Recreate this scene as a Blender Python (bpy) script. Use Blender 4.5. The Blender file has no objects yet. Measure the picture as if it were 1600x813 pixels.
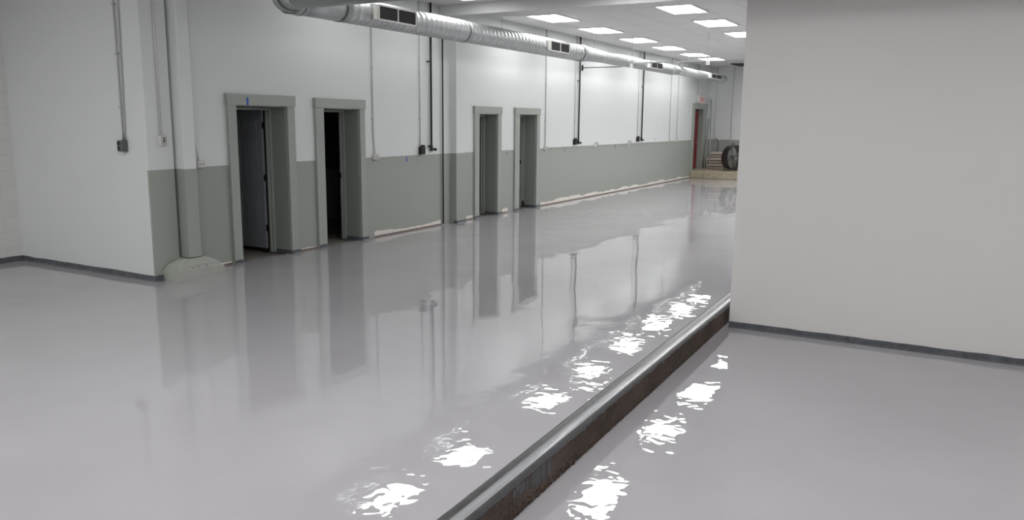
import bpy, bmesh, math, random
from mathutils import Vector, Matrix
from math import radians as R_, pi, sin, cos

random.seed(7)
sc = bpy.context.scene
COL = sc.collection

# ------------------------------------------------------------------ camera
F_PX, YAW, PITCH, ROLL = 1250.45, -.509617, .172228, -.00975
cam_d = bpy.data.cameras.new('camera'); cam = bpy.data.objects.new('camera', cam_d); COL.objects.link(cam)
cam_d.sensor_width = 36.0; cam_d.sensor_fit = 'HORIZONTAL'; cam_d.lens = 36.0*F_PX/1600
cam_d.clip_start = .05; cam_d.clip_end = 200
fw = Vector((sin(YAW)*cos(PITCH), cos(YAW)*cos(PITCH), -sin(PITCH)))
rt = Vector((cos(YAW), -sin(YAW), 0)); dn = fw.cross(rt)
r2 = rt*cos(ROLL)+dn*sin(ROLL); d2 = -rt*sin(ROLL)+dn*cos(ROLL)
m = Matrix((r2, -d2, -fw)).transposed().to_4x4(); m.translation = Vector((0, 0, 1.9))
cam.matrix_world = m
sc.camera = cam

# ------------------------------------------------------------------ world, exposure
LIGHT, LIGHT_DUCT, LIGHT_OLD = 15.5, 10.5, 4.8      # radiance of the panels: general, row above the duct, dim ones near the beam
LIGHT_NEAR = 12.0                  # unseen panels added over the camera's end of the room
sc.view_settings.view_transform = 'Standard'; sc.view_settings.look = 'None'
sc.view_settings.gamma = 1.0; sc.view_settings.use_curve_mapping = False
sc.view_settings.exposure = 0.25
sc.cycles.caustics_reflective = False; sc.cycles.caustics_refractive = False
w = bpy.data.worlds.new('world'); sc.world = w; w.use_nodes = True
w.node_tree.nodes['Background'].inputs[0].default_value = (.8, .85, .9, 1)
w.node_tree.nodes['Background'].inputs[1].default_value = .15

# ------------------------------------------------------------------ material helpers
def srgb(r, g, b):
    f = lambda c: (c/255/12.92) if c/255 <= .04045 else ((c/255+.055)/1.055)**2.4
    return (f(r), f(g), f(b), 1)

def mat(name, col, rough=.6, metal=0, noise=0, nscale=8, bump=0, bscale=60, bdist=.002, emit=0, coat=0, spec=.5):
    M = bpy.data.materials.new(name); M.use_nodes = True
    nt = M.node_tree; N = nt.nodes; L = nt.links; b = N['Principled BSDF']
    b.inputs['Base Color'].default_value = col; b.inputs['Roughness'].default_value = rough
    b.inputs['Metallic'].default_value = metal; b.inputs['Specular IOR Level'].default_value = spec
    if coat: b.inputs['Coat Weight'].default_value = coat
    tc = N.new('ShaderNodeTexCoord')
    if noise:
        n = N.new('ShaderNodeTexNoise'); n.inputs['Scale'].default_value = nscale; n.inputs['Detail'].default_value = 5
        L.new(tc.outputs['Object'], n.inputs['Vector'])
        mx = N.new('ShaderNodeMixRGB'); mx.blend_type = 'MULTIPLY'; mx.inputs[0].default_value = 1
        mx.inputs[1].default_value = col
        rp = N.new('ShaderNodeMapRange'); rp.inputs[1].default_value = .25; rp.inputs[2].default_value = .75
        rp.inputs[3].default_value = 1-noise; rp.inputs[4].default_value = 1+noise*.4
        L.new(n.outputs['Fac'], rp.inputs[0]); L.new(rp.outputs[0], mx.inputs[2]); L.new(mx.outputs[0], b.inputs['Base Color'])
    if bump:
        n2 = N.new('ShaderNodeTexNoise'); n2.inputs['Scale'].default_value = bscale; n2.inputs['Detail'].default_value = 4
        L.new(tc.outputs['Object'], n2.inputs['Vector'])
        bp = N.new('ShaderNodeBump'); bp.inputs['Strength'].default_value = bump; bp.inputs['Distance'].default_value = bdist
        L.new(n2.outputs['Fac'], bp.inputs['Height']); L.new(bp.outputs[0], b.inputs['Normal'])
    if emit:
        b.inputs['Emission Color'].default_value = (1, 1, 1, 1); b.inputs['Emission Strength'].default_value = emit
    return M

WHITE = srgb(225, 228, 227); GREY = srgb(161, 165, 158)
RAIL = 1.30

def wall_mat(name, white=WHITE, grey=GREY):
    """white painted wall with a grey-green wainscot painted up to the rail height"""
    M = mat(name, white, .5, bump=.25, bscale=90, bdist=.0015)
    N = M.node_tree.nodes; L = M.node_tree.links; b = N['Principled BSDF']
    g = N.new('ShaderNodeNewGeometry'); s = N.new('ShaderNodeSeparateXYZ'); L.new(g.outputs['Position'], s.inputs[0])
    n = N.new('ShaderNodeTexNoise'); n.inputs['Scale'].default_value = 3; L.new(g.outputs['Position'], n.inputs['Vector'])
    a = N.new('ShaderNodeMath'); a.operation = 'MULTIPLY_ADD'; a.inputs[1].default_value = .006; L.new(n.outputs['Fac'], a.inputs[0]); L.new(s.outputs[2], a.inputs[2])
    lt = N.new('ShaderNodeMath'); lt.operation = 'LESS_THAN'; lt.inputs[1].default_value = RAIL+.003; L.new(a.outputs[0], lt.inputs[0])
    mx = N.new('ShaderNodeMixRGB'); mx.inputs[1].default_value = white; mx.inputs[2].default_value = grey
    L.new(lt.outputs[0], mx.inputs[0]); L.new(mx.outputs[0], b.inputs['Base Color'])
    return M

SWELL_OFF = (0.0, 0.0, 0.0)
def floor_mat(name, col, fall=0.0):
    M = bpy.data.materials.new(name); M.use_nodes = True
    nt = M.node_tree; N = nt.nodes; L = nt.links; b = N['Principled BSDF']
    b.inputs['Base Color'].default_value = col; b.inputs['Roughness'].default_value = .006
    b.inputs['IOR'].default_value = 1.72; b.inputs['Specular IOR Level'].default_value = .5
    g = N.new('ShaderNodeNewGeometry')
    # faint clouding of the poured colour
    n0 = N.new('ShaderNodeTexNoise'); n0.inputs['Scale'].default_value = .9; n0.inputs['Detail'].default_value = 6
    L.new(g.outputs['Position'], n0.inputs['Vector'])
    rp = N.new('ShaderNodeMapRange'); rp.inputs[1].default_value = .3; rp.inputs[2].default_value = .7; rp.inputs[3].default_value = .95; rp.inputs[4].default_value = 1.03
    mx = N.new('ShaderNodeMixRGB'); mx.blend_type = 'MULTIPLY'; mx.inputs[0].default_value = 1; mx.inputs[1].default_value = col
    L.new(n0.outputs['Fac'], rp.inputs[0]); L.new(rp.outputs[0], mx.inputs[2]); L.new(mx.outputs[0], b.inputs['Base Color'])
    # self-levelled resin: long swells, plus finer ripples in patches
    def noise(scale, detail, dist=0.0, off=(0, 0, 0)):
        n = N.new('ShaderNodeTexNoise'); n.inputs['Scale'].default_value = scale; n.inputs['Detail'].default_value = detail
        n.inputs['Distortion'].default_value = dist
        v = N.new('ShaderNodeVectorMath'); v.operation = 'ADD'; v.inputs[1].default_value = off
        L.new(g.outputs['Position'], v.inputs[0]); L.new(v.outputs[0], n.inputs['Vector']); return n
    nA = noise(.8, 0.0, 0, SWELL_OFF); nD = noise(2.6, 0.0, .4); nB = noise(9.0, 1.0, .5); nC = noise(.9, 1.0, 0, (3.1, 7.7, 0))
    # trowel ripples are strongest beside the step, where the resin was cut in by hand
    s = N.new('ShaderNodeSeparateXYZ'); L.new(g.outputs['Position'], s.inputs[0])
    d = N.new('ShaderNodeMath'); d.operation = 'ADD'; d.inputs[1].default_value = 2.1; L.new(s.outputs[0], d.inputs[0])
    ab = N.new('ShaderNodeMath'); ab.operation = 'ABSOLUTE'; L.new(d.outputs[0], ab.inputs[0])
    near = N.new('ShaderNodeMapRange'); near.inputs[1].default_value = .5; near.inputs[2].default_value = 1.7; near.inputs[3].default_value = 1; near.inputs[4].default_value = .02
    L.new(ab.outputs[0], near.inputs[0])
    mk = N.new('ShaderNodeMapRange'); mk.inputs[1].default_value = .38; mk.inputs[2].default_value = .6; mk.inputs[3].default_value = .25; mk.inputs[4].default_value = 1
    L.new(nC.outputs['Fac'], mk.inputs[0])
    m1 = N.new('ShaderNodeMath'); m1.operation = 'MULTIPLY'; L.new(near.outputs[0], m1.inputs[0]); L.new(mk.outputs[0], m1.inputs[1])
    fy = N.new('ShaderNodeMapRange'); fy.inputs[1].default_value = 5; fy.inputs[2].default_value = 8; fy.inputs[3].default_value = 1; fy.inputs[4].default_value = .3
    L.new(s.outputs[1], fy.inputs[0]); m2 = N.new('ShaderNodeMath'); m2.operation = 'MULTIPLY'; L.new(m1.outputs[0], m2.inputs[0]); L.new(fy.outputs[0], m2.inputs[1]); m1 = m2
    mB = N.new('ShaderNodeMath'); mB.operation = 'MULTIPLY'; L.new(nB.outputs['Fac'], mB.inputs[0]); L.new(m1.outputs[0], mB.inputs[1])
    b1 = N.new('ShaderNodeBump'); b1.inputs['Strength'].default_value = 1; b1.inputs['Distance'].default_value = .0075
    L.new(nA.outputs['Fac'], b1.inputs['Height'])
    fl = N.new('ShaderNodeMath'); fl.operation = 'MULTIPLY'; fl.inputs[1].default_value = fall; L.new(s.outputs[1], fl.inputs[0])
    b0 = N.new('ShaderNodeBump'); b0.inputs['Strength'].default_value = 1; b0.inputs['Distance'].default_value = 1.0
    L.new(fl.outputs[0], b0.inputs['Height'])
    if fall: L.new(b0.outputs[0], b1.inputs['Normal'])
    b3 = N.new('ShaderNodeBump'); b3.inputs['Strength'].default_value = 1; b3.inputs['Distance'].default_value = .0018
    L.new(nD.outputs['Fac'], b3.inputs['Height']); L.new(b1.outputs[0], b3.inputs['Normal'])
    b2 = N.new('ShaderNodeBump'); b2.inputs['Strength'].default_value = 1; b2.inputs['Distance'].default_value = .0018
    L.new(mB.outputs[0], b2.inputs['Height']); L.new(b3.outputs[0], b2.inputs['Normal'])
    L.new(b2.outputs[0], b.inputs['Normal'])
    return M

def tile_mat():
    """lay-in ceiling tiles with their T-bar grid"""
    M = mat('ceiling_tile', srgb(232, 232, 230), .8, bump=.3, bscale=140, bdist=.002)
    N = M.node_tree.nodes; L = M.node_tree.links; b = N['Principled BSDF']
    g = N.new('ShaderNodeNewGeometry'); s = N.new('ShaderNodeSeparateXYZ'); L.new(g.outputs['Position'], s.inputs[0])
    outs = []
    for ax, off, pit in ((0, 7.54+6.6, .66), (1, -14.0+11.65*2, 1.165)):
        a = N.new('ShaderNodeMath'); a.operation = 'ADD'; a.inputs[1].default_value = off; L.new(s.outputs[ax], a.inputs[0])
        d = N.new('ShaderNodeMath'); d.operation = 'DIVIDE'; d.inputs[1].default_value = pit; L.new(a.outputs[0], d.inputs[0])
        fr = N.new('ShaderNodeMath'); fr.operation = 'FRACT'; L.new(d.outputs[0], fr.inputs[0])
        c = N.new('ShaderNodeMath'); c.operation = 'COMPARE'; c.inputs[1].default_value = .5
        c.inputs[2].default_value = .5-.007/pit; L.new(fr.outputs[0], c.inputs[0]); outs.append(c)
    mn = N.new('ShaderNodeMath'); mn.operation = 'MINIMUM'; L.new(outs[0].outputs[0], mn.inputs[0]); L.new(outs[1].outputs[0], mn.inputs[1])
    mx = N.new('ShaderNodeMixRGB'); mx.inputs[1].default_value = srgb(196, 197, 196); mx.inputs[2].default_value = srgb(232, 232, 230)
    L.new(mn.outputs[0], mx.inputs[0]); L.new(mx.outputs[0], b.inputs['Base Color'])
    return M

def block_mat():
    """white painted concrete block, running bond seen along Y"""
    M = mat('painted_block', srgb(222, 223, 220), .55, bump=.3, bscale=50, bdist=.003)
    N = M.node_tree.nodes; L = M.node_tree.links; b = N['Principled BSDF']
    g = N.new('ShaderNodeNewGeometry'); s = N.new('ShaderNodeSeparateXYZ'); L.new(g.outputs['Position'], s.inputs[0])
    c = N.new('ShaderNodeCombineXYZ'); L.new(s.outputs[1], c.inputs[0]); L.new(s.outputs[2], c.inputs[1])
    br = N.new('ShaderNodeTexBrick'); br.inputs['Scale'].default_value = 1; br.inputs['Brick Width'].default_value = .4; br.inputs['Row Height'].default_value = .2
    br.inputs['Mortar Size'].default_value = .004; br.inputs['Color1'].default_value = srgb(222, 223, 220); br.inputs['Color2'].default_value = srgb(219, 220, 217)
    br.inputs['Mortar'].default_value = srgb(207, 208, 206)
    L.new(c.outputs[0], br.inputs['Vector']); L.new(br.outputs['Color'], b.inputs['Base Color'])
    return M

def step_mat():
    M = mat('raw_step_concrete', srgb(98, 82, 72), .85, bump=.8, bscale=45, bdist=.006)
    N = M.node_tree.nodes; L = M.node_tree.links; b = N['Principled BSDF']
    g = N.new('ShaderNodeNewGeometry')
    n1 = N.new('ShaderNodeTexNoise'); n1.inputs['Scale'].default_value = 2.2; n1.inputs['Detail'].default_value = 8; L.new(g.outputs['Position'], n1.inputs['Vector'])
    n2 = N.new('ShaderNodeTexNoise'); n2.inputs['Scale'].default_value = 55; n2.inputs['Detail'].default_value = 3; L.new(g.outputs['Position'], n2.inputs['Vector'])
    ad = N.new('ShaderNodeMath'); ad.operation = 'ADD'; L.new(n1.outputs['Fac'], ad.inputs[0]); L.new(n2.outputs['Fac'], ad.inputs[1])
    cr = N.new('ShaderNodeValToRGB'); e = cr.color_ramp; e.elements[0].position = .36; e.elements[0].color = srgb(46, 36, 31)
    e.elements[1].position = .66; e.elements[1].color = srgb(100, 85, 76)
    hf = N.new('ShaderNodeMath'); hf.operation = 'MULTIPLY'; hf.inputs[1].default_value = .5; L.new(ad.outputs[0], hf.inputs[0])
    L.new(hf.outputs[0], cr.inputs[0]); L.new(cr.outputs[0], b.inputs['Base Color'])
    return M

M_WALL = wall_mat('two_tone_wall')
M_WHITE = mat('white_wall_paint', WHITE, .5, bump=.25, bscale=90, bdist=.0015)
M_PART = mat('partition_paint', srgb(224, 222, 220), .55, bump=.3, bscale=120, bdist=.0012)
M_BLOCK = block_mat()
M_GREY = mat('grey_trim_paint', srgb(165, 170, 163), .42)
M_REVEAL = mat('grey_reveal_paint', srgb(150, 155, 149), .5)
M_FLOOR = floor_mat('grey_epoxy_floor', srgb(176, 174, 177))
M_FLOORL = floor_mat('grey_epoxy_floor_with_fall', srgb(176, 174, 177), .016)
M_TILE = tile_mat()
M_BEAM = mat('beam_paint', srgb(226, 227, 226), .6)
M_DUCT = mat('galvanised_steel', srgb(196, 199, 199), .46, metal=.7, noise=.12, nscale=9, bump=.15, bscale=14, bdist=.004)
M_DUCTEDGE = mat('duct_seam', srgb(120, 122, 122), .45, metal=.7)
M_GRILLE = mat('grille_frame_metal', srgb(212, 212, 208), .4, metal=.2)
M_SLAT = mat('grille_slat_metal', srgb(92, 90, 92), .5, metal=.3)
M_BLACK = mat('black_void', srgb(16, 14, 16), .8)
M_BLKPIPE = mat('black_iron_pipe', srgb(30, 31, 31), .45, metal=.2)
M_COND = mat('painted_conduit', srgb(206, 207, 205), .4)
M_EMT = mat('galvanised_conduit', srgb(176, 178, 178), .4, metal=.4)
M_BOXW = mat('white_outlet_box', srgb(218, 218, 214), .4)
M_BOXG = mat('grey_switch_box', srgb(98, 102, 102), .45, metal=.2)
M_PLATE = mat('steel_cover_plate', srgb(190, 191, 188), .35, metal=.4)
M_BASE = mat('dark_epoxy_base', srgb(98, 100, 106), .3, noise=.45, nscale=14)
M_RAW = mat('raw_drywall_edge', srgb(232, 228, 220), .8, noise=.15, nscale=12)
M_PINK = mat('bare_gap_edge', srgb(128, 114, 106), .8, noise=.4, nscale=18)
M_STEP = step_mat()
M_NOSE = mat('grey_epoxy_nosing', srgb(150, 151, 153), .2, noise=.1, nscale=8, bump=.3, bscale=9, bdist=.004)
M_DARKNOSE = mat('dark_epoxy_drip', srgb(74, 74, 76), .3, noise=.3, nscale=16, bump=.3, bscale=30, bdist=.004)
M_FOOT = mat('painted_concrete_footing', srgb(172, 175, 167), .6, noise=.06, nscale=7, bump=.4, bscale=14, bdist=.006)
M_DOOR = mat('grey_door_paint', srgb(140, 143, 147), .45)
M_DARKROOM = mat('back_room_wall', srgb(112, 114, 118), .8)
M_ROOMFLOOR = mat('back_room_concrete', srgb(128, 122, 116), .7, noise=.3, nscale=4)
M_REDDOOR = mat('red_door_paint', srgb(128, 22, 34), .4)
M_TAPE = mat('blue_masking_tape', srgb(46, 92, 178), .6)
M_TAPED = mat('slate_masking_tape', srgb(88, 100, 112), .6)
M_LAMP = mat('light_diffuser', (1, 1, 1, 1), .5, emit=LIGHT)
M_LAMPD = mat('light_diffuser_duct_row', (1, 1, 1, 1), .5, emit=LIGHT_DUCT)
M_LAMPN = mat('light_diffuser_added_near', (1, 1, 1, 1), .5, emit=LIGHT_NEAR)
M_LAMPO = mat('light_diffuser_dim', (1, 1, 1, 1), .5, emit=LIGHT_OLD)
M_LFRAME = mat('light_frame', srgb(205, 206, 205), .5)
M_PLAT = mat('worn_slab_concrete', srgb(176, 164, 142), .8, noise=.35, nscale=5, bump=.5, bscale=25, bdist=.01)
M_STACK = mat('pale_board', srgb(216, 206, 194), .75, noise=.25, nscale=7)
M_STACK2 = mat('grubby_pale_board', srgb(188, 176, 162), .8, noise=.35, nscale=6)
M_FANB = mat('fan_drum_black', srgb(58, 57, 59), .4, metal=.3)
M_FANG = mat('fan_guard_grey', srgb(158, 156, 150), .45, metal=.4)
M_DARKBLADE = mat('fan_blade_grey', srgb(142, 138, 128), .45, metal=.4)
M_RED = mat('exit_red', srgb(222, 120, 110), .5)
M_SIGN = mat('exit_face', srgb(246, 222, 216), .5)
M_CORD = mat('black_cord', srgb(24, 24, 25), .5)
M_GRAVEL = mat('dark_grit', srgb(78, 62, 54), .9, noise=.4, nscale=30)
M_GASKET = mat('black_rubber', srgb(28, 28, 30), .6)
M_CAB = mat('cabinet_enamel', srgb(150, 152, 156), .5)

# ------------------------------------------------------------------ mesh helpers
class MB:
    def __init__(s): s.bm = bmesh.new()
    def box(s, x0, y0, z0, x1, y1, z1, bev=0):
        vs = [s.bm.verts.new(p) for p in ((x0,y0,z0),(x1,y0,z0),(x1,y1,z0),(x0,y1,z0),(x0,y0,z1),(x1,y0,z1),(x1,y1,z1),(x0,y1,z1))]
        fs = [s.bm.faces.new([vs[i] for i in q]) for q in ((3,2,1,0),(4,5,6,7),(0,1,5,4),(1,2,6,5),(2,3,7,6),(3,0,4,7))]
        if bev:
            es = list({e for f in fs for e in f.edges})
            bmesh.ops.bevel(s.bm, geom=es, offset=bev, segments=2, affect='EDGES', profile=.5)
        return s
    def tube(s, pts, r, n=12, cap=True):
        """round bar along a list of points; r a number or one per point"""
        pts = [Vector(p) for p in pts]; rs = r if isinstance(r, (list, tuple)) else [r]*len(pts)
        rings = []; u = None
        for i, p in enumerate(pts):
            a = pts[max(i-1, 0)]; b = pts[min(i+1, len(pts)-1)]
            t = (b-a).normalized()
            if u is None: u = t.orthogonal().normalized()
            u = (u-t*u.dot(t)).normalized(); v = t.cross(u)
            rings.append([s.bm.verts.new(p+(u*cos(2*pi*k/n)+v*sin(2*pi*k/n))*rs[i]) for k in range(n)])
        for a, b in zip(rings, rings[1:]):
            for k in range(n):
                f = s.bm.faces.new((a[k], a[(k+1) % n], b[(k+1) % n], b[k])); f.smooth = True
        if cap:
            s.bm.faces.new(rings[0][::-1]); s.bm.faces.new(rings[-1])
        return s
    def prism(s, poly, axis, a, b):
        """polygon (2D) extruded along axis 'x','y','z' from a to b"""
        def P(u, v, t): return {'x': (t, u, v), 'y': (u, t, v), 'z': (u, v, t)}[axis]
        A = [s.bm.verts.new(P(u, v, a)) for u, v in poly]; B = [s.bm.verts.new(P(u, v, b)) for u, v in poly]
        n = len(poly)
        s.bm.faces.new(A); s.bm.faces.new(B[::-1])
        for i in range(n): s.bm.faces.new((A[i], B[i], B[(i+1) % n], A[(i+1) % n]))
        return s
    def sheet(s, rows, smooth=True):
        V = [[s.bm.verts.new(p) for p in r] for r in rows]
        for a, b in zip(V, V[1:]):
            for k in range(len(a)-1):
                f = s.bm.faces.new((a[k], a[k+1], b[k+1], b[k])); f.smooth = smooth
        return s
    def xf(s, M): bmesh.ops.transform(s.bm, matrix=M, verts=s.bm.verts); return s
    def build(s, name, mt, parent=None, recalc=True):
        bm = s.bm
        if recalc: bmesh.ops.recalc_face_normals(bm, faces=bm.faces)
        if parent is None:
            xs = [v.co.x for v in bm.verts]; ys = [v.co.y for v in bm.verts]; zs = [v.co.z for v in bm.verts]
            o = Vector(((min(xs)+max(xs))/2, (min(ys)+max(ys))/2, min(zs)))
            loc = o
        else:
            o = Vector(parent.get('_base', (0, 0, 0))); loc = Vector((0, 0, 0))
        bmesh.ops.translate(bm, vec=-o, verts=bm.verts)
        me = bpy.data.meshes.new(name); bm.to_mesh(me); bm.free(); me.materials.append(mt)
        ob = bpy.data.objects.new(name, me); COL.objects.link(ob)
        ob.location = loc
        if parent is not None:
            ob.parent = parent; BASES[ob.name] = o
            ob['_base'] = tuple(o)
        else: ob['_base'] = tuple(o)
        return ob

BASES = {}
def thing(name, label, cat, loc, group=None, kind=None):
    o = bpy.data.objects.new(name, None); COL.objects.link(o); o.location = loc; o.empty_display_size = .1
    o['_base'] = tuple(loc); return tag(o, label, cat, group, kind)
def tag(o, label=None, cat=None, group=None, kind=None):
    if label: o['label'] = label
    if cat: o['category'] = cat
    if group: o['group'] = group
    if kind: o['kind'] = kind
    return o
def struct(o, label, cat): return tag(o, label, cat, kind='structure')

def jag(y0, y1, n, lo, hi, seed):
    rnd = random.Random(seed); out = []
    h = (lo+hi)/2
    for i in range(n+1):
        h = min(hi, max(lo, h+rnd.uniform(-1, 1)*(hi-lo)*.33)); out.append((y0+(y1-y0)*i/n, h))
    return out

# ================================================================== STRUCTURE
XW, XB = -8.28, -8.56            # main wall face / back face
CEIL = 3.89
YFAR = 29.4
LOW = -.20                        # lower floor
def xs(y): return -1.92-.0226*(y-3.3)      # face of the step
Y0, XR = -5.0, 6.0

# floors
f = MB(); f.prism([(-10.83, Y0), (xs(Y0)-.10, Y0), (xs(YFAR)-.10, YFAR), (XW-.02, YFAR), (XW-.02, 6.3), (-10.83, 6.3)], 'z', -.3, 0)
struct(f.build('floor', M_FLOOR), 'glossy light grey epoxy floor of the raised main level', 'floor')
f = MB(); f.prism([(xs(Y0)-.02, Y0), (XR, Y0), (XR, YFAR), (xs(YFAR)-.02, YFAR)], 'z', -.5, LOW)
struct(f.build('floor_lower', M_FLOORL), 'glossy light grey epoxy floor of the lower level right of the step', 'floor')

# step face and its nosing
f = MB(); f.prism([(xs(Y0)-.10, Y0), (xs(Y0), Y0), (xs(YFAR), YFAR), (xs(YFAR)-.10, YFAR)], 'z', -.45, -.006)
struct(f.build('trim_1', M_STEP), 'raw brown concrete face of the step between the two floors', 'step')
rnd = random.Random(3)
prof = [(-.150, -.001), (-.140, .003), (-.128, .011), (-.112, .012), (-.102, .003), (-.094, .002), (-.084, .008), (-.060, .013), (-.036, .015), (-.016, .010)]
rows = []; ys = [Y0+i*.06 for i in range(int((15-Y0)/.06))]+[15+i*.5 for i in range(30)]
wob = 0
for y in ys:
    wob = wob*.9+rnd.uniform(-.0015, .0015)
    rows.append([(xs(y)+e+wob*(1 if e < -.08 else .4), y, z+(rnd.uniform(-.001, .001) if z > .004 else 0)) for e, z in prof])
f = MB(); f.sheet([r[5:] for r in rows])
nose = struct(f.build('trim_2', M_NOSE, recalc=False), 'light grey epoxy band along the top edge of the step', 'step nosing')
f = MB(); f.sheet([r[:6] for r in rows]); struct(f.build('trim_7', M_DARKNOSE, recalc=False), 'dark grey ridge beside the light nosing of the step', 'step nosing')
# dark rounded lip with runs of resin dripping down the face
rows = []; dr = .03
ys2 = [Y0+i*.012 for i in range(int((12-Y0)/.012))]+[12+i*.5 for i in range(36)]
base = .03; run = 0
for y in ys2:
    base = min(.026, max(.010, base+rnd.uniform(-.002, .002)))
    if run > 0: run -= 1
    elif rnd.random() < .045: run = rnd.randint(1, 3); extra = rnd.uniform(.005, .022)*(2.2 if 3.46 < y < 3.95 else 1)
    d = base+(extra if run > 0 else 0)
    rows.append([(xs(y)-.018, y, .0125), (xs(y)-.006, y, .007), (xs(y)+.004, y, -.003), (xs(y)+.006, y, -d*.6), (xs(y)+.004, y, -d), (xs(y)-.002, y, -d-.003)])
f = MB(); f.sheet(rows); struct(f.build('trim_3', M_DARKNOSE, recalc=False), 'dark rounded epoxy lip with drips running down the step', 'step nosing')
# a brushed patch of grey coating on the face
f = MB()
for i in range(46):
    y = 3.46+i*.0105
    L_ = .045+rnd.uniform(.0, .035)+.06*max(0, (i-14)/32)
    if rnd.random() < .84: f.box(xs(y)-.002, y, -.03-L_, xs(y)+.0025, y+.0088, -.03)
struct(f.build('trim_4', M_DARKNOSE), 'streaky grey resin smear brushed down the step face', 'step coating')
# grit lying in the joint at the foot of the step
f = MB(); rg = random.Random(11)
for i in range(700):
    y = 2.9+(rg.random()**1.3)*4.6; x = xs(y)+rg.uniform(-.002, .004); r = rg.uniform(.002, .0065)*(1.2 if y < 4.6 else .7); zg = rg.random()**2*.055
    ret = bmesh.ops.create_icosphere(f.bm, subdivisions=1, radius=r, matrix=Matrix.Translation((x, y, LOW+r*.6+zg)) @ Matrix.Scale(rg.uniform(.6, 1.4), 4, (0, 1, 0)))
tag(f.build('grit', M_GRAVEL), 'dark crumbs of grit lying along the foot of the brown step', 'grit', kind='stuff')

# main left wall with its door openings
DOORS = {1: (7.42, 8.32, 0, 2.065, 7.28, 8.46, 2.21), 2: (9.05, 9.86, 0, 2.058, 8.88, 9.98, 2.20),
         3: (13.41, 14.12, 0, 2.03, 13.245, 14.265, 2.175), 4: (15.04, 15.82, 0, 2.035, 14.84, 15.965, 2.175),
         5: (27.62, 28.72, .26, 2.37, 27.42, 29.1, 2.56)}
f = MB(); y = 6.30
for n in range(1, 6):
    a, b, z0, z1 = DOORS[n][:4]
    f.box(XB, y, -.1, XW, a, CEIL+.1); f.box(XB, a, z1, XW, b, CEIL+.1)
    if z0: f.box(XB, a, -.1, XW, b, z0)
    y = b
f.box(XB, y, -.1, XW, YFAR+.2, CEIL+.1)
struct(f.build('wall_left', M_WALL), 'long white wall with a grey-green wainscot and five doorways', 'wall')
f = MB(); f.box(XB-.1, YFAR, -.3, XR, YFAR+.2, CEIL+.1)
struct(f.build('wall_far', M_WALL), 'far end wall, white above grey wainscot', 'wall')
f = MB(); f.box(-10.98, Y0-.15, -.3, -10.83, 6.3, CEIL+.1)
struct(f.build('wall_block', M_BLOCK), 'white painted concrete block wall at the left edge', 'wall')
f = MB(); f.box(-10.98, 6.0, -.1, -8.16, 6.30, CEIL+.1)
struct(f.build('wall_jut', M_WHITE), 'plain white wall return jutting out left of the first doorway', 'wall')
f = MB(); f.box(-8.16, 6.0, -.1, -8.13, 6.34, CEIL+.1); f.box(XB, 6.30, -.1, -8.16, 6.34, CEIL+.1)
struct(f.build('wall_jut_side', M_WALL), 'narrow end of the white wall return, grey below', 'wall')
f = MB(); f.box(XW+.002, 6.385, .238, -8.0, 6.555, CEIL+.1, .006)
struct(f.build('wall_column', M_WALL), 'boxed column beside the wall return, standing on a concrete footing', 'column')
f = MB(); f.box(XW-.01, 12.45, -.05, -8.15, 12.74, CEIL+.1, .004)
struct(f.build('wall_pier', M_WALL), 'shallow painted pier left of the third doorway', 'column')
f = MB(); f.box(-1.98, 8.2, -.3, XR, 8.36, CEIL+.1)
struct(f.build('wall_partition', M_PART), 'large blank off-white partition at the right', 'wall')
f = MB(); f.box(XR, Y0-.15, -.6, XR+.15, YFAR+.2, CEIL+.1); struct(f.build('wall_right', M_PART), 'right side wall outside the frame', 'wall')
f = MB(); f.box(-10.98, Y0-.15, -.6, XR, Y0, CEIL+.1); struct(f.build('wall_near', M_PART), 'wall behind the camera', 'wall')
f = MB(); f.box(-10.98, Y0-.15, CEIL, XR+.15, YFAR+.2, CEIL+.15)
struct(f.build('ceiling', M_TILE), 'suspended ceiling of pale grey lay-in tiles', 'ceiling')
f = MB(); f.box(XW, 12.1, 3.70, XR, 12.62, CEIL+.02, .004)
struct(f.build('ceiling_beam', M_BEAM), 'white boxed beam crossing under the ceiling', 'beam')
f = MB(); f.box(XW, 26.32, 3.862, XR, 26.36, CEIL+.01); struct(f.build('ceiling_joint', M_LFRAME), 'thin dark joint line across the far ceiling', 'trim')

# back rooms behind the doorways
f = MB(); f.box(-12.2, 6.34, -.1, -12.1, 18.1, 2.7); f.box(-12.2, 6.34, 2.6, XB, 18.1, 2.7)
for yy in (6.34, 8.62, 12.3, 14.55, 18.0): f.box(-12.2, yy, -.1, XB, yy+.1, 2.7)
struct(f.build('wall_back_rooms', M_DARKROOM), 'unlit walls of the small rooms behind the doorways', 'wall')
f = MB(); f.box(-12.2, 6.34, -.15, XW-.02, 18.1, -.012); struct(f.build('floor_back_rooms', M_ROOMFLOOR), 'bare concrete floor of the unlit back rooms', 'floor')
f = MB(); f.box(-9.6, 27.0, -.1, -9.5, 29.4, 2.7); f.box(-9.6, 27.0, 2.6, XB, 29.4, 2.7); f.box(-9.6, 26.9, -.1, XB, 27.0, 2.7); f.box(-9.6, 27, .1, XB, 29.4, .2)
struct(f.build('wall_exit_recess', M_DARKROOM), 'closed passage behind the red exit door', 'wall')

# platform under the exit door
f = MB(); f.box(XW+.002, 27.4, 0, -6.62, YFAR-.002, .26, .02)
tag(f.build('concrete_platform', M_PLAT), 'low worn tan concrete slab in front of the far exit door', 'platform')

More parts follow.
